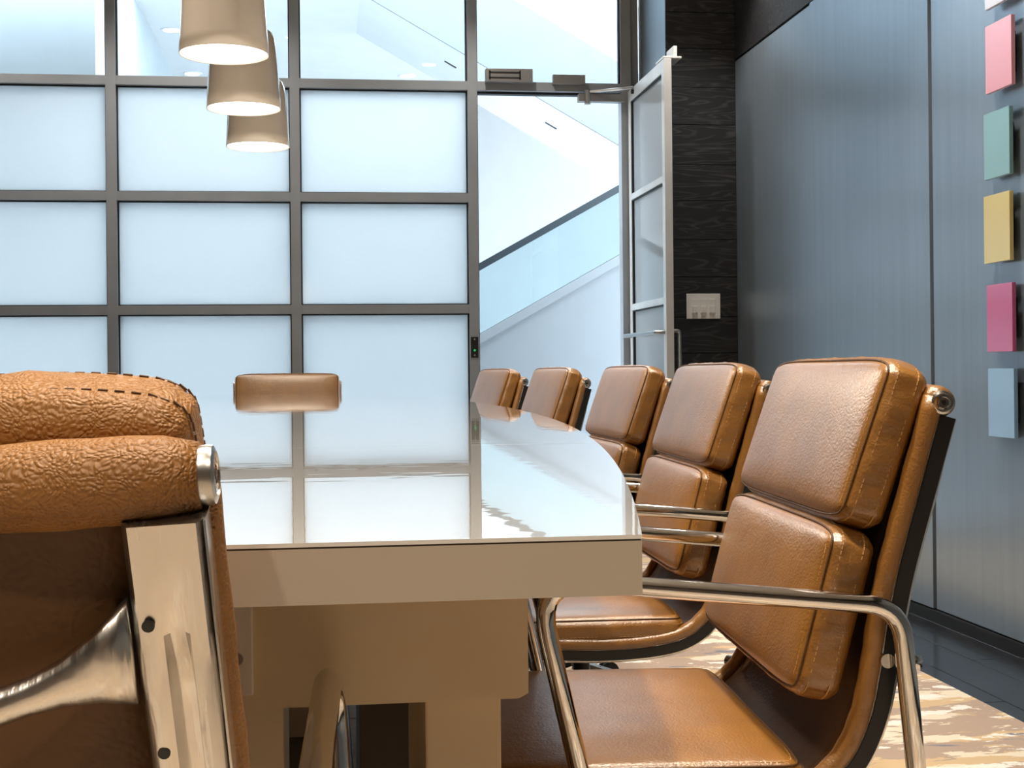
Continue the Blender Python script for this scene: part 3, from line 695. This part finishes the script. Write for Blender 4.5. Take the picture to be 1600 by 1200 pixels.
        lathe(g, [(0.006, 0.025), (0.006, 0.068)], 10, 'Z', cc)
        obj('caster', g, 'black', lg)
    return root
UPPER = {'sling', 'side_rail', 'sling_edge', 'armrest', 'top_roll', 'end_cap', 'back_spreader', 'back_pad', 'seat_pad', 'tilt_mechanism'}
chair0 = make_chair()
def place_chair(o, cap_x, cap_y, face_deg, near, label, lean=0.0, dz=0.0, z=0.0):
    """put the chair so that its end cap (near = -1 sitter's left, +1 sitter's right) stands at the given floor position; face_deg: heading of the sitter, 0 = +Y, 90 = -X"""
    a = math.radians(face_deg); R = Matrix.Rotation(a, 3, 'Z')
    off = R @ Vector((near*W, -0.296, 0))
    o.location = (cap_x-off.x, cap_y-off.y, z); o.rotation_euler = (0, 0, a)
    tag(o, label, 'chair', 'tan leather chairs around the conference table')
    if lean or dz:
        P = Matrix.Translation((0, 0, 0.38+dz)) @ Matrix.Rotation(lean, 4, 'Y') @ Matrix.Translation((0, 0, -0.38))
        for ch in o.children:
            if ch.name.split('.')[0] in UPPER: ch.matrix_parent_inverse = P
    return o
CH = [
    (0.663, 1.38, 86.0, -1, 'large tan leather chair nearest on the right with its padded seat in full view'),
    (0.765, 2.25, 88.0, -1, 'second tan leather chair from the front along the right side of the table'),
    (0.814, 3.10, 91.0, -1, 'third tan leather chair along the right side, its back in front of the open door'),
    (0.787, 4.00, 94.0, -1, 'fourth tan leather chair along the right side, second farthest of that row'),
    (0.732, 4.90, 97.0, -1, 'farthest tan leather chair of the right-hand row, only its top showing over the table'),
]
for i, (x, y, a, s, lb) in enumerate(CH):
    place_chair(chair0 if i == 0 else copy_tree(chair0), x, y, a, s, lb, z=0.010)
place_chair(copy_tree(chair0), 0.078, 6.28, 180.0, -1, 'tan leather chair at the far head of the table in front of the frosted panes')
near_chair = place_chair(copy_tree(chair0), -0.0245, 0.595, -3.0, 1, 'tan leather chair seen from behind in the near left corner with polished metal rail', lean=-0.055, dz=-0.0185, z=0.010)
def override(o, new):
    o.material_slots[0].link = 'OBJECT'; o.material_slots[0].material = MAT[new]
for ch in near_chair.children:
    n_ = ch.name.split('.')[0]
    if n_ in ('back_pad', 'top_roll', 'sling_edge', 'seat_pad'): override(ch, 'leather_pebbled')
    for c2 in ch.children:
        if c2.name.split('.')[0] == 'stitching': override(c2, 'thread_dark')
        if c2.name.split('.')[0] == 'rail_reflection_strip': override(c2, 'alu')

# ------------------------------------------------------------------ pendant lamps
def make_pendant():
    root = empty('pendant_lamp')
    prof_o = [(0.0850, 0.0), (0.0838, 0.03), (0.0805, 0.09), (0.0765, 0.145), (0.0735, 0.166), (0.068, 0.180), (0.056, 0.190), (0.030, 0.197), (0.010, 0.199)]
    prof_i = [(0.006, 0.195), (0.028, 0.193), (0.054, 0.186), (0.065, 0.177), (0.0705, 0.165), (0.0775, 0.09), (0.0815, 0.02), (0.0825, 0.001)]
    g = bmesh.new(); lathe(g, prof_o[::-1]+prof_i[::-1], 48); obj('shade', g, 'shade', root, smooth=True)
    g = bmesh.new(); lathe(g, [(0.0, 0.0045), (0.06, 0.0040), (0.0812, 0.0055), (0.0812, 0.008)], 40); obj('diffuser', g, 'glow', root, smooth=True)
    g = bmesh.new(); lathe(g, [(0.010, 0.197), (0.010, 0.215), (0.004, 0.225)], 14); obj('cord_grip', g, 'steel', root)
    g = bmesh.new(); lathe(g, [(0.002, 0.22), (0.002, ZC-1.4615)], 8); obj('cord', g, 'black', root)
    g = bmesh.new(); lathe(g, [(0.050, ZC-1.4615-0.02), (0.055, ZC-1.4615-0.015), (0.055, ZC-1.4615)], 24); obj('ceiling_canopy', g, 'steel', root)
    ld = bpy.data.lights.new('pendant_light', 'AREA'); ld.shape = 'DISK'; ld.size = 0.15; ld.energy = 5.0; ld.color = WARM
    lo = bpy.data.objects.new('pendant_light', ld); COL.objects.link(lo); lo.parent = root; lo.location = (0, 0, -0.004)
    return root
p0 = make_pendant()
for i, (x, y, lb) in enumerate(((-0.191, 2.70, 'nearest and largest glowing cream pendant lamp, cut by the top of the picture'), (-0.185, 3.25, 'middle one of the three cream pendant lamps over the table'), (-0.178, 3.79, 'farthest and lowest looking of the three cream pendant lamps'))):
    o = p0 if i == 0 else copy_tree(p0); o.location = (x, y, 1.4615); o.scale = (1.03, 1.03, 1.0); tag(o, lb, 'pendant lamp', 'cream pendant lamps over the table')

# ------------------------------------------------------------------ wall switch
sw = empty('light_switch', (1.7925, YW-0.0005, 1.1325)); tag(sw, 'white three-gang light switch on the charcoal wood wall', 'light switch')
obj('plate', B(-0.0825, 0.0825, -0.006, 0.0, -0.0595, 0.0595), 'switch', sw, bevel=0.002)
for k in (-1, 0, 1):
    obj('rocker_frame', B(k*0.043-0.0155, k*0.043+0.0155, -0.0085, -0.006, -0.034, 0.034), 'switch', sw, bevel=0.0008)
    obj('rocker', B(k*0.043-0.012, k*0.043+0.012, -0.015, -0.0085, -0.032, 0.0), 'switch', sw, bevel=0.0015)

# ------------------------------------------------------------------ acrylic colour panels on the right wall
def acrylic(name, col, col2):
    m, nt, b = new_mat(name)
    tc = N(nt, 'ShaderNodeTexCoord'); sx = N(nt, 'ShaderNodeSeparateXYZ'); nt.links.new(tc.outputs['Generated'], sx.inputs[0])
    r = N(nt, 'ShaderNodeValToRGB'); r.color_ramp.elements[0].color = col2+(1,); r.color_ramp.elements[1].color = col+(1,); r.color_ramp.elements[1].position = 0.8
    nt.links.new(sx.outputs['Z'], r.inputs['Fac']); nt.links.new(r.outputs['Color'], b.inputs['Base Color'])
    b.inputs['Roughness'].default_value = 0.25; b.inputs['Coat Weight'].default_value = 0.5; b.inputs['Coat Roughness'].default_value = 0.08
    return m
for (y0, y1, z0, z1, c, c2, nm) in (
    (3.578, 3.731, 1.874, 2.065, (0.62, 0.60, 0.66), (0.60, 0.58, 0.64), 'lilac grey'),
    (3.581, 3.731, 1.628, 1.825, (0.92, 0.45, 0.55), (0.92, 0.40, 0.48), 'rose pink'),
    (3.597, 3.746, 1.378, 1.570, (0.27, 0.53, 0.57), (0.27, 0.53, 0.56), 'teal green'),
    (3.600, 3.750, 1.133, 1.330, (0.90, 0.75, 0.28), (0.90, 0.77, 0.32), 'yellow'),
    (3.590, 3.737, 0.873, 1.069, (0.72, 0.15, 0.38), (0.72, 0.17, 0.41), 'magenta'),
    (3.585, 3.734, 0.627, 0.825, (0.36, 0.62, 0.92), (0.35, 0.60, 0.90), 'light blue')):
    t = empty('wall_art_panel', (XR, (y0+y1)/2, z0))
    obj('coloured_face', B(-0.030, -0.018, y0-(y0+y1)/2, y1-(y0+y1)/2, 0, z1-z0), acrylic('acrylic_'+nm.replace(' ', '_'), c, c2), t, bevel=0.001)
    obj('standoff', B(-0.018, 0.0, -0.045, 0.045, 0.04, z1-z0-0.04), 'black', t)
    tag(t, nm+' glossy rectangular art panel mounted on the slate wall', 'wall art', 'coloured panels in a column on the slate wall')

# ------------------------------------------------------------------ ceiling downlights of the room, some of them unseen and added as fill
def downlight(x, y, power, label, size=1.9, blend=0.6, col=WARM):
    d = empty('ceiling_downlight', (x, y, ZC))
    g = bmesh.new(); lathe(g, [(0.050, -0.006), (0.066, -0.006), (0.070, 0.0)], 24); obj('trim_ring', g, 'switch', d)
    g = bmesh.new(); lathe(g, [(0.0, -0.0065), (0.049, -0.0062), (0.05, -0.003)], 24); obj('lens', g, 'downlight_glow', d)
    ld = bpy.data.lights.new('downlight_beam', 'SPOT'); ld.energy = power; ld.color = col; ld.spot_size = size; ld.spot_blend = blend; ld.shadow_soft_size = 0.05
    lo = bpy.data.objects.new('downlight_beam', ld); COL.objects.link(lo); lo.parent = d; lo.location = (0, 0, -0.02)
    tag(d, label, 'downlight', 'recessed downlights in the room ceiling')
downlight(0.55, 1.15, 175, 'recessed ceiling downlight over the nearest right-hand chair', 1.3)
downlight(0.75, 2.5, 140, 'recessed ceiling downlight over the second right-hand chair', 1.3)
downlight(0.75, 4.2, 115, 'recessed ceiling downlight over the far right-hand chairs', 1.3)
downlight(-0.75, 0.2, 95, 'recessed ceiling downlight over the near head chair', 1.4)
downlight(-0.9, 2.4, 160, 'recessed ceiling downlight over the left side of the table', 1.3)
downlight(-0.18, 4.9, 120, 'added unseen ceiling downlight over the far end of the table', 1.6)  # this and the next lamp are unseen, added to brighten the table top
downlight(-0.18, 1.6, 200, 'added unseen ceiling downlight over the near end of the table', 1.2)
downlight(1.70, 5.70, 60, 'recessed ceiling downlight washing the slate wall beside the wood boards', 1.5, col=NEUTRAL)
downlight(1.45, 3.6, 130, 'recessed ceiling downlight washing the coloured art panels', 1.5, col=NEUTRAL)
downlight(0.3, -1.0, 150, 'added unseen ceiling downlight behind the near chair', 1.9)  # this and the next lamp are unseen fill for the rail and rug
downlight(-0.9, -0.9, 110, 'added unseen ceiling downlight left behind the near chair', 1.9)
downlight(-0.6, 6.25, 50, 'added unseen ceiling downlight close to the middle of the glass partition', 2.2, col=NEUTRAL)  # last three lamps are unseen, added to brighten the partition frames
downlight(0.75, 6.15, 40, 'added unseen ceiling downlight close to the doorway in the glass partition', 2.2, col=NEUTRAL)
downlight(-1.7, 6.2, 45, 'added unseen ceiling downlight close to the left of the glass partition', 2.2, col=NEUTRAL)
